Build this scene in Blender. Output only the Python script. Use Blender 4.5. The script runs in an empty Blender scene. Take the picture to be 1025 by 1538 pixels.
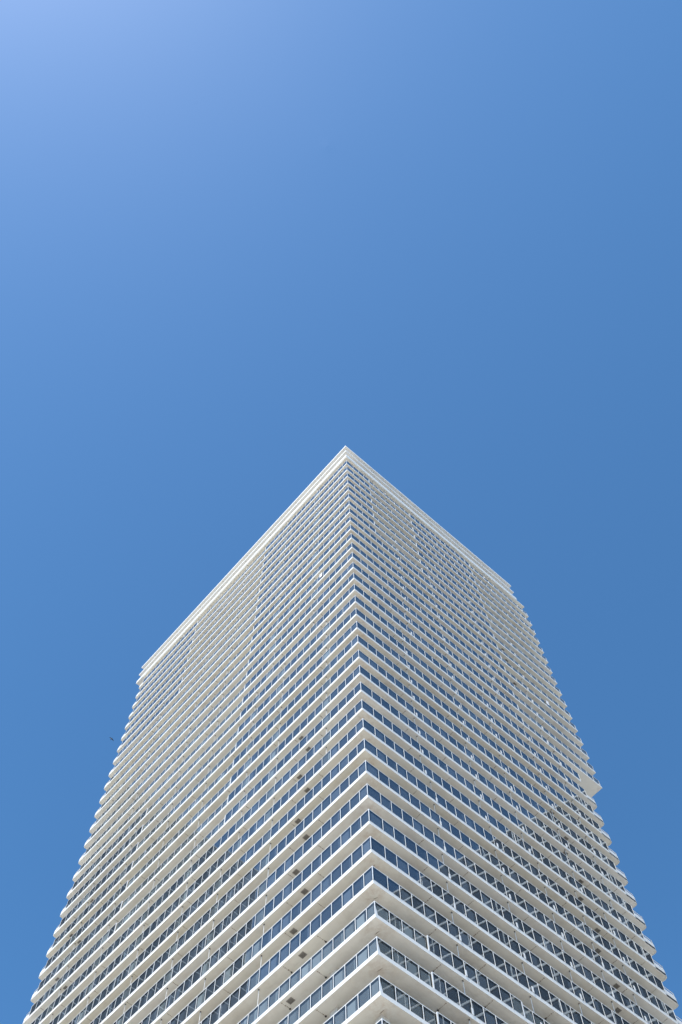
import bpy, math, random
from mathutils import Vector, Matrix

sc = bpy.context.scene
RAD = math.radians

# ------------------------------------------------------------------ camera
CAM = Vector((-32.073, 32.162, 1.6))
F_PX, TILT, ROLL, AZ = 1458.4162, 1.210374, -0.03966, -0.761312
Fv = Vector((math.cos(AZ)*math.cos(TILT), math.sin(AZ)*math.cos(TILT), math.sin(TILT)))
Rv = Vector((math.sin(AZ), -math.cos(AZ), 0))
Uv = Rv.cross(Fv)
c_, s_ = math.cos(ROLL), math.sin(ROLL)
R2 = Rv*c_ + Uv*s_
U2 = Uv*c_ - Rv*s_
cam_d = bpy.data.cameras.new('camera')
cam = bpy.data.objects.new('camera', cam_d)
sc.collection.objects.link(cam)
cam_d.sensor_fit = 'VERTICAL'
cam_d.sensor_height = 36.0
cam_d.lens = F_PX/1538*36.0
cam_d.clip_end = 6000
cam.matrix_world = Matrix(((R2.x, U2.x, -Fv.x, CAM.x), (R2.y, U2.y, -Fv.y, CAM.y), (R2.z, U2.z, -Fv.z, CAM.z), (0, 0, 0, 1)))
sc.camera = cam

# ------------------------------------------------------------------ light
SUN_AZ, SUN_EL = RAD(104), RAD(60)
world = bpy.data.worlds.new('World')
sc.world = world
world.use_nodes = True
wn = world.node_tree
bg = wn.nodes['Background']
sky = wn.nodes.new('ShaderNodeTexSky')
sky.sky_type = 'NISHITA'
sky.sun_disc = False
sky.sun_elevation = SUN_EL
sky.sun_rotation = RAD(90) - SUN_AZ
sky.altitude = 0
sky.air_density = 0.6
sky.dust_density = 0.27
sky.ozone_density = 7.0
bg.inputs['Strength'].default_value = 0.142
grade = wn.nodes.new('ShaderNodeHueSaturation')      # the photograph's slightly richer rendering of a clear sky, the same in every direction
grade.inputs['Saturation'].default_value = 1.1
grade.inputs['Hue'].default_value = 0.489
wn.links.new(sky.outputs[0], grade.inputs['Color'])
wn.links.new(grade.outputs[0], bg.inputs[0])
sun_d = bpy.data.lights.new('sun', 'SUN')
sun_d.energy = 3.0
sun_d.angle = RAD(0.5)
sun_d.color = (1.0, 0.95, 0.87)
sun = bpy.data.objects.new('sun', sun_d)
sc.collection.objects.link(sun)
sd = Vector((math.cos(SUN_AZ)*math.cos(SUN_EL), math.sin(SUN_AZ)*math.cos(SUN_EL), math.sin(SUN_EL)))
sun.rotation_euler = sd.to_track_quat('Z', 'Y').to_euler()
sun.location = (0, 0, 300)
sc.view_settings.view_transform = 'Standard'
sc.view_settings.look = 'None'
sc.view_settings.gamma = 1
sc.view_settings.use_curve_mapping = False
sc.view_settings.exposure = 1.0
sc.cycles.max_bounces = 8
sc.cycles.transparent_max_bounces = 16
sc.cycles.use_denoising = True
sc.cycles.caustics_reflective = False
sc.cycles.caustics_refractive = False

# ------------------------------------------------------------------ materials
def newmat(name):
    m = bpy.data.materials.new(name)
    m.use_nodes = True
    nt = m.node_tree
    for n in list(nt.nodes):
        if n.type not in ('OUTPUT_MATERIAL', 'BSDF_PRINCIPLED'):
            nt.nodes.remove(n)
    return m, nt, nt.nodes.get('Principled BSDF'), nt.nodes.get('Material Output')

def paint(name, c1, c2, scale=0.6, rough=0.6, streak=None, rand=0.0, bump=0.0, spec=0.4):
    """painted concrete: two tones mottled by noise, optional blotches, per-object tone"""
    m, nt, b, out = newmat(name)
    tc = nt.nodes.new('ShaderNodeNewGeometry')
    n1 = nt.nodes.new('ShaderNodeTexNoise'); n1.inputs['Scale'].default_value = scale
    n1.inputs['Detail'].default_value = 6; n1.inputs['Roughness'].default_value = 0.65
    nt.links.new(tc.outputs['Position'], n1.inputs['Vector'])
    mx = nt.nodes.new('ShaderNodeMix'); mx.data_type = 'RGBA'
    mr = nt.nodes.new('ShaderNodeMapRange'); mr.inputs[1].default_value = 0.35; mr.inputs[2].default_value = 0.68
    nt.links.new(n1.outputs[0], mr.inputs[0]); nt.links.new(mr.outputs[0], mx.inputs[0])
    mx.inputs[6].default_value = (*c1, 1); mx.inputs[7].default_value = (*c2, 1)
    col = mx.outputs[2]
    if streak:
        n2 = nt.nodes.new('ShaderNodeTexNoise'); n2.inputs['Scale'].default_value = 0.33
        n2.inputs['Detail'].default_value = 7; n2.inputs['Roughness'].default_value = 0.7
        nt.links.new(tc.outputs['Position'], n2.inputs['Vector'])
        r2 = nt.nodes.new('ShaderNodeMapRange'); r2.inputs[1].default_value = 0.48; r2.inputs[2].default_value = 0.78
        r2.inputs[4].default_value = 0.7
        nt.links.new(n2.outputs[0], r2.inputs[0])
        m2 = nt.nodes.new('ShaderNodeMix'); m2.data_type = 'RGBA'
        nt.links.new(r2.outputs[0], m2.inputs[0]); nt.links.new(col, m2.inputs[6]); m2.inputs[7].default_value = (*streak, 1)
        col = m2.outputs[2]
    if name == 'soffit_paint':
        # rusty seepage around the corner joint of each slab
        sp = nt.nodes.new('ShaderNodeVectorMath'); sp.operation = 'MULTIPLY'; sp.inputs[1].default_value = (1, 1, 0)
        nt.links.new(tc.outputs['Position'], sp.inputs[0])
        ds = nt.nodes.new('ShaderNodeVectorMath'); ds.operation = 'DISTANCE'; ds.inputs[1].default_value = (0.75, -0.8, 0)
        nt.links.new(sp.outputs[0], ds.inputs[0])
        q1 = nt.nodes.new('ShaderNodeMapRange'); q1.inputs[1].default_value = 1.5; q1.inputs[2].default_value = 0.2
        nt.links.new(ds.outputs['Value'], q1.inputs[0])
        n4 = nt.nodes.new('ShaderNodeTexNoise'); n4.inputs['Scale'].default_value = 1.6; n4.inputs['Detail'].default_value = 7
        n4.inputs['Roughness'].default_value = 0.7
        nt.links.new(tc.outputs['Position'], n4.inputs['Vector'])
        q2 = nt.nodes.new('ShaderNodeMapRange'); q2.inputs[1].default_value = 0.42; q2.inputs[2].default_value = 0.72
        nt.links.new(n4.outputs[0], q2.inputs[0])
        q3 = nt.nodes.new('ShaderNodeMath'); q3.operation = 'MULTIPLY'; q2.inputs[4].default_value = 0.7
        nt.links.new(q1.outputs[0], q3.inputs[0]); nt.links.new(q2.outputs[0], q3.inputs[1])
        m4 = nt.nodes.new('ShaderNodeMix'); m4.data_type = 'RGBA'
        nt.links.new(q3.outputs[0], m4.inputs[0]); nt.links.new(col, m4.inputs[6]); m4.inputs[7].default_value = (0.50, 0.37, 0.25, 1)
        col = m4.outputs[2]
    if rand:
        oi = nt.nodes.new('ShaderNodeObjectInfo')
        r3 = nt.nodes.new('ShaderNodeMapRange'); r3.inputs[3].default_value = 1-rand; r3.inputs[4].default_value = 1+rand*0.6
        nt.links.new(oi.outputs['Random'], r3.inputs[0])
        hs = nt.nodes.new('ShaderNodeHueSaturation')
        nt.links.new(r3.outputs[0], hs.inputs['Value'])
        r4 = nt.nodes.new('ShaderNodeMapRange'); r4.inputs[3].default_value = 0.75; r4.inputs[4].default_value = 1.35
        wn_ = nt.nodes.new('ShaderNodeTexWhiteNoise'); wn_.noise_dimensions = '1D'
        nt.links.new(oi.outputs['Random'], wn_.inputs['W']); nt.links.new(wn_.outputs[0], r4.inputs[0])
        nt.links.new(r4.outputs[0], hs.inputs['Saturation'])
        nt.links.new(col, hs.inputs['Color']); col = hs.outputs[0]
    nt.links.new(col, b.inputs['Base Color'])
    b.inputs['Roughness'].default_value = rough
    b.inputs['Specular IOR Level'].default_value = spec
    if bump:
        n3 = nt.nodes.new('ShaderNodeTexNoise'); n3.inputs['Scale'].default_value = 14; n3.inputs['Detail'].default_value = 4
        nt.links.new(tc.outputs['Position'], n3.inputs['Vector'])
        bp = nt.nodes.new('ShaderNodeBump'); bp.inputs['Strength'].default_value = bump; bp.inputs['Distance'].default_value = 0.02
        nt.links.new(n3.outputs[0], bp.inputs['Height']); nt.links.new(bp.outputs[0], b.inputs['Normal'])
    return m

M_SOFFIT = paint('soffit_paint', (0.87, 0.84, 0.755), (0.825, 0.795, 0.71), 0.5, 0.8, streak=(0.62, 0.565, 0.48), rand=0.06, bump=0.0, spec=0.2)
M_FASCIA = paint('white_fascia_paint', (0.88, 0.86, 0.80), (0.83, 0.81, 0.755), 0.8, 0.55)
M_METAL = paint('white_powder_coat', (0.87, 0.86, 0.82), (0.82, 0.81, 0.78), 1.5, 0.4)
M_WALL = paint('wall_render', (0.62, 0.60, 0.55), (0.55, 0.53, 0.49), 0.7, 0.8)
M_STAIN = paint('brown_water_stain', (0.30, 0.24, 0.18), (0.46, 0.40, 0.32), 5.0, 0.9)
M_DARK = paint('dark_metal', (0.06, 0.055, 0.05), (0.10, 0.09, 0.08), 4.0, 0.6)
M_VENT = paint('vent_grille_metal', (0.30, 0.28, 0.25), (0.36, 0.34, 0.30), 4.0, 0.6)
M_ROOF = paint('cornice_paint', (0.77, 0.75, 0.70), (0.73, 0.71, 0.66), 0.12, 0.7)
M_JOINT = paint('joint_sealant', (0.36, 0.33, 0.29), (0.42, 0.39, 0.35), 3.0, 0.9)
M_GROUND = paint('pale_paving', (0.46, 0.44, 0.40), (0.37, 0.355, 0.33), 0.08, 0.9)
M_NB_WALL = paint('charcoal_cladding', (0.055, 0.053, 0.052), (0.085, 0.082, 0.08), 0.1, 0.6)
M_NB_SLAB = paint('neighbour_slab_paint', (0.88, 0.87, 0.85), (0.82, 0.81, 0.8), 0.2, 0.6)
M_CLOTH = paint('white_cloth', (0.82, 0.82, 0.82), (0.74, 0.74, 0.74), 6.0, 0.9)
M_PLASTIC = paint('white_plastic', (0.80, 0.80, 0.79), (0.74, 0.74, 0.73), 3.0, 0.4)
M_BIRD = paint('black_feathers', (0.015, 0.015, 0.017), (0.03, 0.03, 0.03), 20.0, 0.7)

def glass(name, tint, ior, milky, milky_fac, refl_tint=(1, 1, 1)):
    m, nt, b, out = newmat(name)
    nt.nodes.remove(b)
    tr = nt.nodes.new('ShaderNodeBsdfTransparent')
    gl = nt.nodes.new('ShaderNodeBsdfGlossy'); gl.inputs['Roughness'].default_value = 0.0
    gl.inputs['Color'].default_value = (*refl_tint, 1)
    df = nt.nodes.new('ShaderNodeBsdfDiffuse'); df.inputs['Color'].default_value = (*milky, 1)
    fr = nt.nodes.new('ShaderNodeFresnel'); fr.inputs['IOR'].default_value = ior
    geo = nt.nodes.new('ShaderNodeNewGeometry')
    # panes are never perfectly flat: broad faint waves
    nz = nt.nodes.new('ShaderNodeTexNoise'); nz.inputs['Scale'].default_value = 0.9; nz.inputs['Detail'].default_value = 1.5
    nt.links.new(geo.outputs['Position'], nz.inputs['Vector'])
    bp = nt.nodes.new('ShaderNodeBump'); bp.inputs['Strength'].default_value = 0.05; bp.inputs['Distance'].default_value = 0.012
    nt.links.new(nz.outputs[0], bp.inputs['Height']); nt.links.new(bp.outputs[0], gl.inputs['Normal'])
    # paler milky rectangle, stopping short of the pane's edges
    uv = nt.nodes.new('ShaderNodeUVMap'); uv.uv_map = 'UVMap'
    sx = nt.nodes.new('ShaderNodeSeparateXYZ'); nt.links.new(uv.outputs[0], sx.inputs[0])
    def cmp_(sock, lo, hi):
        a = nt.nodes.new('ShaderNodeMath'); a.operation = 'GREATER_THAN'; a.inputs[1].default_value = lo; nt.links.new(sock, a.inputs[0])
        c = nt.nodes.new('ShaderNodeMath'); c.operation = 'LESS_THAN'; c.inputs[1].default_value = hi; nt.links.new(sock, c.inputs[0])
        d = nt.nodes.new('ShaderNodeMath'); d.operation = 'MULTIPLY'; nt.links.new(a.outputs[0], d.inputs[0]); nt.links.new(c.outputs[0], d.inputs[1])
        return d.outputs[0]
    dd = nt.nodes.new('ShaderNodeMath'); dd.operation = 'MULTIPLY'
    nt.links.new(cmp_(sx.outputs[0], 0.10, 0.90), dd.inputs[0]); nt.links.new(cmp_(sx.outputs[1], 0.02, 0.80), dd.inputs[1])
    f0 = nt.nodes.new('ShaderNodeMath'); f0.operation = 'MULTIPLY_ADD'
    nt.links.new(dd.outputs[0], f0.inputs[0]); f0.inputs[1].default_value = milky_fac*0.9; f0.inputs[2].default_value = milky_fac*0.25
    # every pane has weathered differently: dust film and tint vary from cell to cell
    cell = nt.nodes.new('ShaderNodeVectorMath'); cell.operation = 'SNAP'; cell.inputs[1].default_value = (1.1, 1.1, 3.0)
    nt.links.new(geo.outputs['Position'], cell.inputs[0])
    wh = nt.nodes.new('ShaderNodeTexWhiteNoise'); wh.noise_dimensions = '3D'; nt.links.new(cell.outputs[0], wh.inputs['Vector'])
    oi = nt.nodes.new('ShaderNodeObjectInfo')
    ad = nt.nodes.new('ShaderNodeMath'); ad.operation = 'ADD'; nt.links.new(oi.outputs['Random'], ad.inputs[0]); nt.links.new(wh.outputs['Value'], ad.inputs[1])
    frc = nt.nodes.new('ShaderNodeMath'); frc.operation = 'FRACT'; nt.links.new(ad.outputs[0], frc.inputs[0])
    pw = nt.nodes.new('ShaderNodeMath'); pw.operation = 'POWER'; nt.links.new(frc.outputs[0], pw.inputs[0]); pw.inputs[1].default_value = 2.2
    vr = nt.nodes.new('ShaderNodeMapRange'); vr.inputs[3].default_value = 0.75; vr.inputs[4].default_value = 1.8
    nt.links.new(pw.outputs[0], vr.inputs[0])
    ff = nt.nodes.new('ShaderNodeMath'); ff.operation = 'MULTIPLY'
    nt.links.new(f0.outputs[0], ff.inputs[0]); nt.links.new(vr.outputs[0], ff.inputs[1])
    trc = nt.nodes.new('ShaderNodeMix'); trc.data_type = 'RGBA'
    tr.inputs['Color'].default_value = (*tint, 1)
    m1 = nt.nodes.new('ShaderNodeMixShader'); nt.links.new(ff.outputs[0], m1.inputs[0]); nt.links.new(tr.outputs[0], m1.inputs[1]); nt.links.new(df.outputs[0], m1.inputs[2])
    m2 = nt.nodes.new('ShaderNodeMixShader'); nt.links.new(fr.outputs[0], m2.inputs[0]); nt.links.new(m1.outputs[0], m2.inputs[1]); nt.links.new(gl.outputs[0], m2.inputs[2])
    nt.nodes.remove(trc)
    nt.links.new(m2.outputs[0], out.inputs['Surface'])
    return m

M_GLASS_BLUE = glass('blue_tinted_glass', (0.24, 0.30, 0.38), 2.0, (0.27, 0.335, 0.40), 0.19, (0.88, 0.97, 1.0))
M_GLASS_PALE = glass('pale_clear_glass', (0.62, 0.70, 0.71), 1.7, (0.38, 0.44, 0.45), 0.30, (0.95, 1.0, 1.0))
def window_glass(name, col):
    m, nt, b, out = newmat(name)
    b.inputs['Base Color'].default_value = (*col, 1); b.inputs['Roughness'].default_value = 0.05
    b.inputs['IOR'].default_value = 1.6
    return m
M_WINDOW = window_glass('window_glass', (0.035, 0.045, 0.05))

# ------------------------------------------------------------------ mesh helpers
class MB:
    def __init__(s): s.v = []; s.f = []; s.m = []; s.uv = []
    def box(s, x0, x1, y0, y1, z0, z1, mi=0, skip=()):
        i = len(s.v)
        x0, x1 = min(x0, x1), max(x0, x1); y0, y1 = min(y0, y1), max(y0, y1); z0, z1 = min(z0, z1), max(z0, z1)
        s.v += [(x0,y0,z0),(x1,y0,z0),(x1,y1,z0),(x0,y1,z0),(x0,y0,z1),(x1,y0,z1),(x1,y1,z1),(x0,y1,z1)]
        for f in ((0,3,2,1),(4,5,6,7),(0,1,5,4),(1,2,6,5),(2,3,7,6),(3,0,4,7)):
            s.f.append(tuple(i+k for k in f)); s.m.append(mi); s.uv.append([(0,0),(1,0),(1,1),(0,1)])
    def obox(s, p, u, w, h, a0, a1, b0, b1, c0, c1, mi=0):
        """box in the frame p + a*u + b*w + c*h"""
        i = len(s.v)
        for c in (c0, c1):
            for (a, b) in ((a0,b0),(a1,b0),(a1,b1),(a0,b1)):
                q = p + u*a + w*b + h*c
                s.v.append((q.x, q.y, q.z))
        flip = u.cross(w).dot(h) < 0
        for f in ((0,3,2,1),(4,5,6,7),(0,1,5,4),(1,2,6,5),(2,3,7,6),(3,0,4,7)):
            s.f.append(tuple(i+k for k in (f[::-1] if flip else f))); s.m.append(mi); s.uv.append([(0,1),(1,1),(1,0),(0,0)] if flip else [(0,0),(1,0),(1,1),(0,1)])
    def prism(s, pts, z0, z1, mi=0):
        i = len(s.v); n = len(pts)
        s.v += [(x, y, z0) for x, y in pts] + [(x, y, z1) for x, y in pts]
        s.f.append(tuple(i+k for k in reversed(range(n)))); s.m.append(mi); s.uv.append([(0,0)]*n)
        s.f.append(tuple(i+n+k for k in range(n))); s.m.append(mi); s.uv.append([(0,0)]*n)
        for k in range(n):
            a, b = i+k, i+(k+1) % n
            s.f.append((a, b, b+n, a+n)); s.m.append(mi); s.uv.append([(0,0),(1,0),(1,1),(0,1)])
    def tube(s, a, b, r0, r1=None, seg=8, mi=0):
        r1 = r0 if r1 is None else r1
        a, b = Vector(a), Vector(b); d = (b-a).normalized()
        t = Vector((0,0,1)) if abs(d.z) < .9 else Vector((1,0,0))
        u = d.cross(t).normalized(); w = d.cross(u)
        i = len(s.v)
        for p, r in ((a, r0), (b, r1)):
            for k in range(seg):
                q = p + (u*math.cos(2*math.pi*k/seg) + w*math.sin(2*math.pi*k/seg))*r
                s.v.append(tuple(q))
        for k in range(seg):
            k2 = (k+1) % seg
            s.f.append((i+k, i+k2, i+seg+k2, i+seg+k)); s.m.append(mi); s.uv.append([(0,0),(1,0),(1,1),(0,1)])
        s.f.append(tuple(i+k for k in reversed(range(seg)))); s.m.append(mi); s.uv.append([(0,0)]*seg)
        s.f.append(tuple(i+seg+k for k in range(seg))); s.m.append(mi); s.uv.append([(0,0)]*seg)
    def mesh(s, name, mats):
        me = bpy.data.meshes.new(name)
        me.from_pydata(s.v, [], s.f)
        for m in (mats if isinstance(mats, (list, tuple)) else [mats]): me.materials.append(m)
        me.polygons.foreach_set('material_index', s.m)
        ul = me.uv_layers.new(name='UVMap')
        flat = [c for f in s.uv for p in f for c in p]
        ul.data.foreach_set('uv', flat)
        me.update()
        return me
    def obj(s, name, mats, parent=None, loc=None, stuff=False):
        o = bpy.data.objects.new(name, s.mesh(name, mats))
        link(o, parent)
        if loc is not None: o.location = loc
        if stuff: o['kind'] = 'stuff'
        return o

def link(o, parent=None):
    sc.collection.objects.link(o)
    if parent: o.parent = parent
    return o
def thing(name, label, cat, loc=(0,0,0), rotz=0, group=None):
    o = bpy.data.objects.new(name, None); link(o); o.location = loc; o.rotation_euler = (0, 0, rotz)
    o['label'] = label; o['category'] = cat
    if group: o['group'] = group
    return o

# ------------------------------------------------------------------ ground and street
g = MB(); g.box(-3000, 3000, -3000, 3000, -0.5, 0.0)
go = g.obj('ground', M_GROUND); go['kind'] = 'structure'

# ------------------------------------------------------------------ the tower
HS = 3.0                      # storey height
ZTOP = 142.969                # top of the uppermost balcony slab
def zs(n): return ZTOP - HS*n
XL = 51.0                     # far end of glass, left face (runs +x at y=0)
def yr(n): return 39.5 if n <= 15 else 34.78
DEP = 2.05                    # balcony depth
rnd = random.Random(7)

tower = thing('apartment_tower', 'tall white residential tower of stacked wraparound balconies with blue glass railings', 'tower', (0, 0, 0))

# segments of balustrade: (start, end, 'F' flush blue / 'R' set back pale)
def segs_left(n):
    if n <= 7: return [(0,19.27,'F'),(19.27,36.55,'R'),(36.55,XL,'F')]
    if n <= 15: return [(0,19.27,'F'),(19.27,XL,'R')]
    if n <= 22: return [(0,19.27,'F'),(19.27,36.5,'R'),(36.5,XL,'F')]
    if n <= 28: return [(0,XL,'F')]
    if n == 29: return [(0,XL,'F')]
    if n == 30: return [(0,XL,'F')]
    return [(0,19.27,'R'),(19.27,XL,'F')]
def segs_right(n):
    e = yr(n)
    if n <= 7: return [(0,4.62,'F'),(4.62,13.25,'R'),(13.25,26.3,'F'),(26.3,e,'R')]
    if n <= 15: return [(0,26.3,'F'),(26.3,e,'R')]
    if n <= 30: return [(0,e,'F')]
    if n == 31: return [(0,4.66,'R'),(4.66,13.4,'F'),(13.4,e,'R')]
    return [(0,4.66,'R'),(4.66,e,'F')]

def on(side, s, d, z):        # a point s metres along a face, d metres inside its plane
    return Vector((s, -d, z)) if side == 'L' else Vector((d, -s, z))
AX = {'L': (Vector((1,0,0)), Vector((0,-1,0))), 'R': (Vector((0,-1,0)), Vector((1,0,0)))}
UP = Vector((0,0,1))

def project(p):
    d = p - CAM
    z = d.dot(Fv)
    return (512.5 + F_PX*d.dot(R2)/z, 769 - F_PX*d.dot(U2)/z, z)
def in_frame(p, m=6):
    u, v, z = project(p)
    return z > 0 and -m < u < 1025+m and -m < v < 1538+m

def pipes(n):
    if n >= 25: return [(s, 'L') for s in (11.95, 18.95, 24.4, 30.95, 38.5, 45.6)] + [(s, 'R') for s in (7.8, 14.88, 20.85, 25.6, 29.4)]
    if n >= 16: return [(s, 'L') for s in (4.9, 11.95, 16.85, 24.4, 30.95, 38.5, 45.6)] + [(s, 'R') for s in (6.95, 14.2, 19.6, 26.3, 31.4)]
    return [(s, 'L') for s in (7.1, 14.2, 24.4, 30.95, 40.9)] + [(s, 'R') for s in (8.3, 14.4, 22.5, 30.1)]
GHT = {'F': 1.28, 'R': 1.20}
FLT = {'F': 0.045, 'R': 0.06}         # top of glass, bottom of glass above the slab
panels = []                   # (size, floor, side, s0, s1, depth, kind)
posts = []                    # (size, floor, side, s, depth, width)
rails = {}                    # floor -> MB
N_FULL = 36                   # last storey built with all its parts
N_LAST = 46

def slab_outline(n, bottom=False):
    """plan of a balcony slab; beyond the main corners a rounded ledge swells out"""
    ey = yr(n)
    pts = [(0, 0), (51.0, 0.0), (51.8, 0.0), (52.0, -0.03), (52.06, -0.3), (51.95, -2.2), (51.3, -5.2), (51.0, -8.0)]
    pts += [(51.0, -ey+0.0)]
    if n <= 16:
        pts += [(0, -ey)]
    else:
        pts += [(8.0, -ey), (4.6, -ey-0.3), (2.0, -36.1), (0.9, -36.45), (0.35, -36.5), (0.06, -36.42), (0.0, -36.2)]
    return pts[::-1]

slabs = {}
for n in range(0, N_LAST+1):
    z = zs(n)
    m = MB(); m.prism(slab_outline(n), z-0.25, z)
    so = m.obj('floor_slab', M_SOFFIT, tower)
    slabs[n] = so
    ey = yr(n)
    fm = MB()
    # white edge band, proud of the slab on both street faces
    fm.box(-0.03, 51.0, 0.0, 0.035, z-0.28, z+0.02)
    fm.box(-0.035, 0.0, -ey, 0.035-0.035, z-0.28, z+0.02)
    fm.obj('slab_edge_band', M_FASCIA, so)
    # solid curb on the rounded end ledges
    cm = MB()
    def wall_along(pts, h0, h1, th, mi=0):
        for (a, b) in zip(pts[:-1], pts[1:]):
            a, b = Vector((*a, 0)), Vector((*b, 0)); u = (b-a).normalized(); L = (b-a).length
            w = Vector((-u.y, u.x, 0))
            cm.obox(a, u, w, UP, -0.005, L+0.005, -th, 0, z+h0, z+h1, mi)
    wall_along([(51.95,-2.2),(52.06,-0.3),(52.0,-0.03),(51.8,0.0),(51.06,0.0)][::-1], -0.28, 0.40, -0.05)
    cm.obj('end_curb', M_FASCIA, so)
    if n > 16:
        cm = MB()
        wall_along([(0.0,-34.84),(0.0,-36.2),(0.06,-36.42),(0.35,-36.5),(0.9,-36.45),(2.0,-36.1),(4.6,-ey-0.3)], -0.28, 0.55, -0.05)
        cm.obj('end_curb', M_FASCIA, so)
    # slim cap rail over the curb
    if n <= N_FULL:
        km = MB()
        def rail_along(pts, h):
            for (a, b) in zip(pts[:-1], pts[1:]):
                km.tube((*a, z+h), (*b, z+h), 0.03, seg=6)
            for a in pts[::2]:
                km.tube((*a, z+0.3), (*a, z+h), 0.02, seg=6)
        rail_along([(51.06,-0.03),(51.78,-0.04),(51.95,-0.07),(52.0,-0.3),(51.89,-2.2)], 0.85)
        km.obj('end_rail', M_METAL, so)
        if n > 16:
            km = MB()
            rail_along([(0.03,-34.84),(0.04,-36.18),(0.1,-36.37),(0.37,-36.44),(0.9,-36.39),(2.0,-36.05)], 0.85)
            km.obj('end_rail', M_METAL, so)

for n in range(0, N_FULL+1):
    z = zs(n); rm = MB(); rails[n] = rm
    for side, segs in (('L', segs_left(n)), ('R', segs_right(n))):
        u, w = AX[side]
        for k, (a, b, kind) in enumerate(segs):
            dep = -0.03 if kind == 'F' else 0.08
            GH = GHT[kind]; FL = FLT[kind]
            start = a
            bounds = [a]
            if k == 0:
                bounds.append(a + (0.84 if side == 'L' else 1.32) + (0 if kind == 'F' else 0.02))
            rest = b - bounds[-1]; cnt = max(1, round(rest/1.1))
            for i in range(1, cnt+1): bounds.append(bounds[-1] if i == 0 else bounds[-1] + rest/cnt)
            if k == 0: bounds[0] = dep
            p0 = Vector((0,0,z))
            # top rail and bottom shoe
            rs = bounds[0] - (0.02 if k == 0 else 0.0)
            rm.obox(p0, u, w, UP, rs, b, dep-0.015, dep+0.012, GH+0.003, GH+0.058)
            rm.obox(p0, u, w, UP, rs, b, dep-0.012, dep+0.012, 0.024, FL)
            for i, (s0, s1) in enumerate(zip(bounds[:-1], bounds[1:])):
                sz = project(on(side, (s0+s1)/2, dep, z+0.55))
                vis = in_frame(on(side, (s0+s1)/2, dep, z+0.55))
                pk = kind
                if side == 'L' and kind == 'F' and any(sd == 'L' and s0 <= ps < s1 for ps, sd in pipes(n)): pk = 'R'
                if any(n == cn and side == cs and s0 - 0.3 <= cp < s1 + 0.1 for cn, cs, cp in ((29,'L',13.2),(29,'L',15.4),(31,'R',12.6))): pk = 'R'
                panels.append((-(sz[2]) if vis else -1e9, n, side, s0, s1, dep, pk, kind))
            for i, s in enumerate(bounds):
                if i == 0 and k > 0: continue
                last = (i == len(bounds)-1)
                width = 0.042
                if last and k < len(segs)-1: width = 0.11     # sturdy post where the setback changes
                if i == 0 and k == 0 and side == 'R': continue           # corner post built once
                vis = in_frame(on(side, s, dep, z+0.5))
                dd = min(dep, -0.02) if width > 0.1 else dep
                pkind = 'F' if width > 0.1 else kind
                posts.append((-project(on(side, s, dep, z+0.5))[2] if vis else -1e9, n, side, s, dd, width, pkind))
            if k == len(segs)-1:
                # glass returns square to the wall at the far end
                if side == 'L': rm.box(b-0.03, b+0.03, -DEP, -dep, z+GH+0.005, z+GH+0.055)
                else: rm.box(dep, DEP, -b-0.03, -b+0.03, z+GH+0.005, z+GH+0.055)
    rm.obj('handrail', M_METAL, slabs[n])

def panel_box(mb, side, n, s0, s1, dep, mi, kd, jit=0.0):
    GH = GHT[kd]; FL = FLT[kd]
    u, w = AX[side]; z = zs(n)
    g0 = s0+0.028; g1 = s1-0.028
    j = rnd.uniform(-jit, jit)
    p = on(side, g0, dep, z)
    uu = (u + w*j).normalized()
    mb.obox(p, uu, w, UP, 0, g1-g0, -0.006, 0.006, FL, GH, mi)

CD = {n: (-0.03 if segs_left(n)[0][2] == 'F' else 0.08) for n in range(N_FULL+1)}
panels.sort(key=lambda t: -t[0])
cache = {}
for t in panels[:300]:
    _, n, side, s0, s1, dep, kind, kd = t
    GH = GHT[kd]; FL = FLT[kd]
    key = (side, round(s1-s0, 2), kind, kd)
    if key not in cache:
        mb = MB(); u, w = AX[side]
        mb.obox(Vector((0,0,0)), u, w, UP, -(s1-s0)/2+0.028, (s1-s0)/2-0.028, -0.006, 0.006, FL, GH)
        cache[key] = mb.mesh('glass_panel', M_GLASS_BLUE if kind == 'F' else M_GLASS_PALE)
    o = bpy.data.objects.new('glass_panel', cache[key]); link(o, slabs[n])
    o.location = on(side, (s0+s1)/2, dep, zs(n))
    o.rotation_euler = (rnd.uniform(-.003, .003), rnd.uniform(-.003, .003), rnd.uniform(-.005, .005))
mb = MB()
for t in panels[300:]:
    panel_box(mb, t[2], t[1], t[3], t[4], t[5], 0 if t[6] == 'F' else 1, t[7], 0.006)
# return panes at the far ends of every balcony
for n in range(0, N_FULL+1):
    z = zs(n); e = yr(n)
    mb.box(XL-0.006, XL+0.006, -DEP, -0.10, z+0.1, z+GHT[segs_left(n)[-1][2]], 1)
    mb.box(0.08, DEP, -e+0.02, -e+0.032, z+0.1, z+(GHT[segs_right(n)[-1][2]]), 1)
mb.obj('glass_panel', [M_GLASS_BLUE, M_GLASS_PALE], tower, stuff=True)

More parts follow.
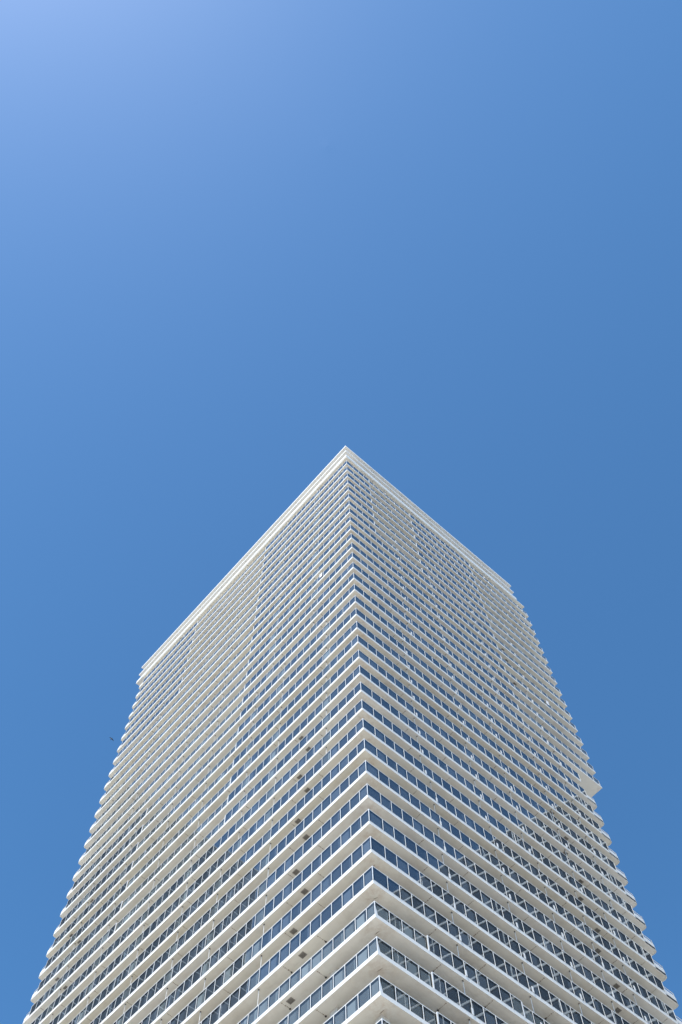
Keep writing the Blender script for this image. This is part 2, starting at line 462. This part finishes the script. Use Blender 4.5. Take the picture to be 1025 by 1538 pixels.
def post_shape(m, p, u, w, width, kd):
    h = GHT[kd] + 0.003
    if kd == 'F':                       # flush with the slab edge
        m.obox(p, u, w, UP, -width/2, width/2, -0.025, 0.022, 0.026, h)
    else:                               # stands on the slab, with a raked fin behind
        m.obox(p, u, w, UP, -width/2, width/2, -0.025, 0.022, 0.026, h)
        i = len(m.v)
        for a in (-0.012, 0.012):
            for b, c in ((0.022, 0.026), (0.24, 0.026), (0.022, 0.95)):
                q = p + u*a + w*b + UP*c; m.v.append(tuple(q))
        for f in ((0,1,2), (5,4,3), (0,3,4,1), (1,4,5,2), (2,5,3,0)):
            m.f.append(tuple(i+k for k in f)); m.m.append(0); m.uv.append([(0,0)]*len(f))
posts.sort(key=lambda t: -t[0])
pc = {}
for t in posts[:300]:
    _, n, side, s, dep, width, kd = t
    if (width, kd, side) not in pc:
        m = MB(); post_shape(m, Vector((0,0,0)), Vector((1,0,0)), Vector((0,-1,0)) if side == 'L' else Vector((0,1,0)), width, kd)
        pc[(width, kd, side)] = m.mesh('post', M_METAL)
    o = bpy.data.objects.new('post', pc[(width, kd, side)]); link(o, slabs[n])
    o.location = on(side, s, dep, zs(n)) if s > 0.2 else Vector((CD[n], -CD[n], zs(n)))
    if side == 'R': o.rotation_euler = (0, 0, RAD(-90))
mb = MB()
for t in posts[300:]:
    _, n, side, s, dep, width, kd = t
    p = on(side, s, dep, zs(n)) if s > 0.2 else Vector((CD[n], -CD[n], zs(n)))
    u, w = AX[side]
    post_shape(mb, p, u, w, width, kd)
mb.obj('post', M_METAL, tower, stuff=True)

# inner walls, corner column, windows
for n in range(0, N_LAST+1):
    z = zs(n); e = yr(n)
    h = HS-0.252 if n > 0 else 3.3
    m = MB()
    m.box(DEP, 51.0-1.6, -DEP-0.2, -DEP, z, z+h)
    m.box(DEP, DEP+0.2, -e+1.6, -DEP-0.2, z, z+h)
    m.box(51.0-1.8, 51.0-1.6, -e+1.6, -DEP-0.2, z, z+h)
    m.box(DEP+0.2, 51.0-1.8, -e+1.6, -e+1.8, z, z+h)
    m.obj('apartment_wall', M_WALL, slabs[n])
    if n <= N_FULL:
        if n >= 34:
            m = MB(); m.box(1.02, 1.6, -1.62, -1.04, z, z+h); m.obj('column', M_WALL, slabs[n])
        if n >= 32:
            m = MB(); m.box(4.7, 5.35, -1.5, -0.88, z, z+h); m.obj('column', M_WALL, slabs[n])
wstuff = MB(); nwin = 0
for n in range(0, N_FULL+1):
    z = zs(n); e = yr(n)
    for side, end in (('L', 49.0), ('R', e-2.0)):
        u, w = AX[side]
        s = 2.6
        while s + 2.9 < end:
            mbw = MB() if n >= 30 else wstuff
            p = Vector((0,0,z))
            a, b = s, s+2.7
            for (q0, q1) in ((a, a+0.07), ((a+b)/2-0.035, (a+b)/2+0.035), (b-0.07, b)):
                mbw.obox(p, u, w, UP, q0, q1, DEP-0.07, DEP-0.002, 0.05, 2.45, 0)
            mbw.obox(p, u, w, UP, a, b, DEP-0.065, DEP-0.002, 2.45, 2.52, 0)
            mbw.obox(p, u, w, UP, a+0.07, b-0.07, DEP-0.03, DEP-0.004, 0.05, 2.45, 1)
            if n >= 30:
                mbw.obj('window', [M_METAL, M_WINDOW], slabs[n]); nwin += 1
            s += 3.5
wstuff.obj('window', [M_METAL, M_WINDOW], tower, stuff=True)

# downpipes between balconies, ceiling drains with their stains, ceiling grilles
def drains(n):
    if n >= 22: return [(s, 'L') for s in (5.75, 9.3, 16.2, 23.65, 30.7, 37.55, 44.1, 49.0)] + [(s, 'R') for s in (5.8, 10.5, 17.15, 23.45, 28.6, 33.55)]
    return [(s, 'L') for s in (5.75, 12.6, 19.8, 26.7, 33.9, 42.0, 48.3)] + [(s, 'R') for s in (5.8, 12.4, 18.4, 24.9, 31.5)]
for n in range(0, N_FULL+1):
    z = zs(n); parent = slabs[n]
    ceil = z+HS-0.25 if n > 0 else z+3.32
    m = MB()
    for s, side in pipes(n):
        p = on(side, s, 0.17, z)
        m.tube((p.x, p.y, z), (p.x, p.y, ceil), 0.022, seg=8, mi=0)
        m.tube((p.x, p.y, ceil-0.10), (p.x, p.y, ceil-0.004), 0.05, seg=10, mi=1)
        u, w = AX[side]
        if side == 'R' and n >= 6:            # white outlet box where the pipe drains past the railing
            m.obox(on(side, s, 0, z), u, w, UP, 0.12, 0.27, -0.075, -0.045, 0.06, 0.55, 0)
        # low white privacy screen beside each pipe
        m.obox(on(side, s, 0, z), u, w, UP, -0.02, 0.02, 0.30, DEP-0.004, 0.02, 1.02, 0)
    m.obj('downpipe', [M_METAL, M_DARK], parent, stuff=True)
    m = MB()
    for s, side in drains(n):
        u, w = AX[side]
        p = on(side, s, 0, ceil)
        m.tube(on(side, s, 0.88, ceil-0.05), on(side, s, 0.88, ceil-0.003), 0.07, seg=10, mi=0)
        t = 0.12
        while t < 0.80:                      # dotted run of stain along the ceiling
            l = rnd.uniform(0.06, 0.13); wd = rnd.uniform(0.018, 0.045)
            m.obox(p, u, w, UP, -wd+rnd.uniform(-.02,.02), wd, t, t+l, -0.008, -0.003, 1)
            t += l + rnd.uniform(0.03, 0.07)
    m.obj('ceiling_drain', [M_DARK, M_STAIN], parent, stuff=True)
    # ceiling grilles
    vs = []
    if n >= 22: vs.append(('L', 8.74 if (n+1) % 2 else 7.64))
    if n >= 19: vs.append(('L', 47.8 if (n+1) % 2 else 45.1))
    if n >= 21: vs.append(('R', 27.7 if (n+1) % 2 else 26.62))
    if n in (9, 10, 12): vs.append(('R', 28.2))
    for side, s in vs:
        if n == 0: continue
        u, w = AX[side]; p = on(side, s, 0.45, ceil)
        v = MB()
        for a0, a1, b0, b1 in ((-.24,.24,-.20,-.16),(-.24,.24,.16,.20),(-.24,-.20,-.16,.16),(.20,.24,-.16,.16)):
            v.obox(p, u, w, UP, a0, a1, b0, b1, -0.05, -0.003, 0)
        v.obox(p, u, w, UP, -.20, .20, -.16, .16, -0.012, -0.003, 1)
        for k in range(6):
            b0 = -0.15 + k*0.05
            v.obox(p, u, w, UP, -.20, .20, b0, b0+0.022, -0.04, -0.016, 0)
        v.obj('ceiling_grille', [M_VENT, M_DARK], parent)
    # brown water marks under the corner of each slab
    st = MB()
    rr = random.Random(100+n)
    def blotch(cx, cy, ang, L, W):
        pts = []
        K = 16
        for k in range(K):
            t = 2*math.pi*k/K
            r = 1 + rr.uniform(-.35, .3)
            x = math.cos(t)*L*r; y = math.sin(t)*W*r
            pts.append((cx + x*math.cos(ang) - y*math.sin(ang), cy + x*math.sin(ang) + y*math.cos(ang)))
        st.prism(pts, ceil-0.006, ceil-0.003)
    if n > 0:
        blotch(0.85, -0.92+rr.uniform(-.1,.1), rr.uniform(-.2,.5), 0.20, 0.03)
        st.obj('water_stain', M_STAIN, parent, stuff=True)

# ------------------------------------------------------------------ crown of the tower
cz = [(zs(0)+4.35, 0.75), (zs(0)+6.71, 0.34), (zs(0)+9.25, 0.34)]
m = MB()
m.prism([(0,0),(39.5*0+52.0,0),(52.0,-39.5),(0,-39.5)][::-1], zs(0)+3.32, zs(0)+3.58)
m.obj('top_balcony_ceiling', M_SOFFIT, tower)
for k, (zt, th) in enumerate(cz):
    m = MB()
    m.box(0, 53.86, -37.75, 0, zt-th, zt)
    o = m.obj('cornice', M_ROOF, tower)
    b = MB()
    b.box(-0.06, 53.9, 0.0, 0.06, zt-th-0.02, zt+0.03)
    b.box(-0.06, 0.0, -37.78, 0.0, zt-th-0.02, zt+0.03)
    b.obj('cornice_edge', M_FASCIA, o)
    j = MB()
    for q in range(1, 9):
        s = q*6.3
        if s < 53: j.box(s-0.03, s+0.03, -1.0, -0.1, zt-th-0.008, zt-th-0.003)
        if s < 37: j.box(0.1, 1.0, -s-0.03, -s+0.03, zt-th-0.008, zt-th-0.003)
    j.obj('cornice_joint', M_JOINT, o, stuff=True)
    # set-back wall under the next ledge
    if k < 2:
        wz0, wz1 = zt, cz[k+1][0]-cz[k+1][1]
        ww = MB(); ww.box(1.9, 52.0, -36.0, -1.9, wz0, wz1)
        ww.obj('parapet_wall', M_ROOF, tower)

# lower body and lobby storey
m = MB(); m.box(DEP, 50.0, -38.0, -DEP, 0.0, zs(N_LAST)-0.27)
m.obj('lobby_wall', M_WALL, tower)
pz = MB()
for k in range(9):
    x = 1.0 + k*6.1
    pz.box(x, x+0.7, -1.5, -0.8, 0, zs(N_LAST)-0.27)
    if k < 6: pz.box(0.8, 1.5, -x-0.7-1.5, -x-1.5, 0, zs(N_LAST)-0.27)
pz.obj('lobby_columns', M_WALL, tower, stuff=True)

# ------------------------------------------------------------------ things left out on the balconies
def towel(side, s, n, label):
    p = on(side, s, 0.0, zs(n)); u, w = AX[side]
    t = MB()
    TR = GHT['R' if side == 'R' else 'F'] + 0.06          # top of the handrail it hangs on
    K = 5
    for k in range(K):                                   # folded over the handrail, hem uneven
        a0, a1 = -0.25+k*0.1, -0.25+(k+1)*0.1
        t.obox(Vector((0,0,0)), u, w, UP, a0, a1, -0.125+0.02*math.sin(k*1.7), -0.10+0.02*math.sin(k*1.7), 0.38+0.05*math.sin(k*2.1), TR+0.012)
        t.obox(Vector((0,0,0)), u, w, UP, a0, a1, -0.12, 0.26, TR+0.002, TR+0.022)
        t.obox(Vector((0,0,0)), u, w, UP, a0, a1, 0.24+0.02*math.cos(k*1.3), 0.262+0.02*math.cos(k*1.3), 0.6+0.04*math.cos(k), TR+0.006)
    o = t.obj('draped_cloth', M_CLOTH); o.location = p
    o['label'] = label; o['category'] = 'cloth'
towel('R', 34.1, 11, 'white cloth hung over a balcony railing high on the right face')
towel('L', 5.6, 11, 'white cloth hung over a balcony railing high on the left face near the corner')

# ------------------------------------------------------------------ the bird in the sky
def bird(loc, rot):
    m = MB()
    # one continuous loft: beak, head, neck, breast, tail
    prof = [(-.30,.004),(-.25,.022),(-.20,.042),(-.14,.040),(-.06,.062),(.06,.068),(.16,.045),(.24,.030),(.30,.05),(.40,.065)]
    seg = 10; i0 = len(m.v)
    for k, (x, r) in enumerate(prof):
        fl = 0.25 if k >= 8 else 1.0
        for q in range(seg):
            a = 2*math.pi*q/seg
            m.v.append((x, r*math.cos(a), r*math.sin(a)*fl))
    for k in range(len(prof)-1):
        for q in range(seg):
            q2 = (q+1) % seg
            m.f.append((i0+k*seg+q, i0+k*seg+q2, i0+(k+1)*seg+q2, i0+(k+1)*seg+q)); m.m.append(0); m.uv.append([(0,0)]*4)
    # wings, swept and raised, with thickness
    for s in (-1, 1):
        span = [(0.05, -.07, .10, 0.0), (.22, -.12, .09, .05), (.42, -.10, .07, .10), (.60, -.02, .07, .12), (.74, .08, .11, .11)]
        i0 = len(m.v)
        for (y, xa, xb, z) in span:
            m.v += [(xa, s*y, z+.012), (xb, s*y, z), (xb, s*y, z-.006), (xa, s*y, z-.010)]
        for k in range(len(span)-1):
            for q in range(4):
                q2 = (q+1) % 4
                m.f.append((i0+k*4+q, i0+k*4+q2, i0+k*4+4+q2, i0+k*4+4+q)); m.m.append(0); m.uv.append([(0,0)]*4)
        e = i0+(len(span)-1)*4
        m.f.append((e, e+1, e+2, e+3)); m.m.append(0); m.uv.append([(0,0)]*4)
    o = m.obj('bird', M_BIRD); o.location = loc; o.rotation_euler = rot
    o['label'] = 'small black bird gliding in the blue sky left of the tower'; o['category'] = 'bird'
    return o
bdir = Vector((0.57622493, -0.21028864, 0.85676748)).normalized()
bird(CAM + bdir*220, (RAD(55), RAD(40), RAD(20)))

# ------------------------------------------------------------------ towers across the street (seen mirrored in the railings)
def neighbour(name, label, corner, udir, length, depth, H, storey, band, balc=1.3):
    """box tower: 'corner' is one end of the face towards us, udir runs along it, depth goes away"""
    t = thing(name, label, 'tower')
    u = Vector((udir[0], udir[1], 0)).normalized(); w = Vector((-u.y, u.x, 0))
    p = Vector((corner[0], corner[1], 0))
    m = MB(); m.obox(p, u, w, UP, 0, length, 0, depth, 0, H-0.6); m.obj('facade', M_NB_WALL, t)
    m = MB()
    k = 0; z = H
    while z > 4:
        m.obox(p, u, w, UP, -balc, length+balc, -balc, depth+balc, z-band, z)
        z -= storey
    m.obj('balcony_slab', M_NB_SLAB, t, stuff=True)
    m = MB()
    for q in range(int(length/6.5)+1):
        a = q*6.5
        m.obox(p, u, w, UP, a-0.09, a+0.09, -balc+0.04, -0.002, 0, H-0.7)
    m.obj('balcony_divider', M_NB_SLAB, t, stuff=True)
    m = MB()
    z = H - storey
    while z > H*0.35:
        m.obox(p, u, w, UP, 0.4, length-0.4, -0.05, -0.003, z+0.3, z+storey-band-0.4)
        z -= storey
    m.obj('window_band', M_WINDOW, t, stuff=True)
    return t
d = Vector((1.204, 0.33, 0)).normalized()
neighbour('neighbouring_tower', 'charcoal tower with white balcony edges mirrored in the railings of the right face',
          (-12.5-0.0, -73.0), (-1.204, 0.33), 66, 26, 143.2, 3.3, 0.36, 0.16)
neighbour('neighbouring_tower', 'charcoal tower with pale balcony edges mirrored in the railings of the left face',
          (118.0, 74.0), (0, -1), 48, 24, 212.0, 3.5, 0.16, 0.12)
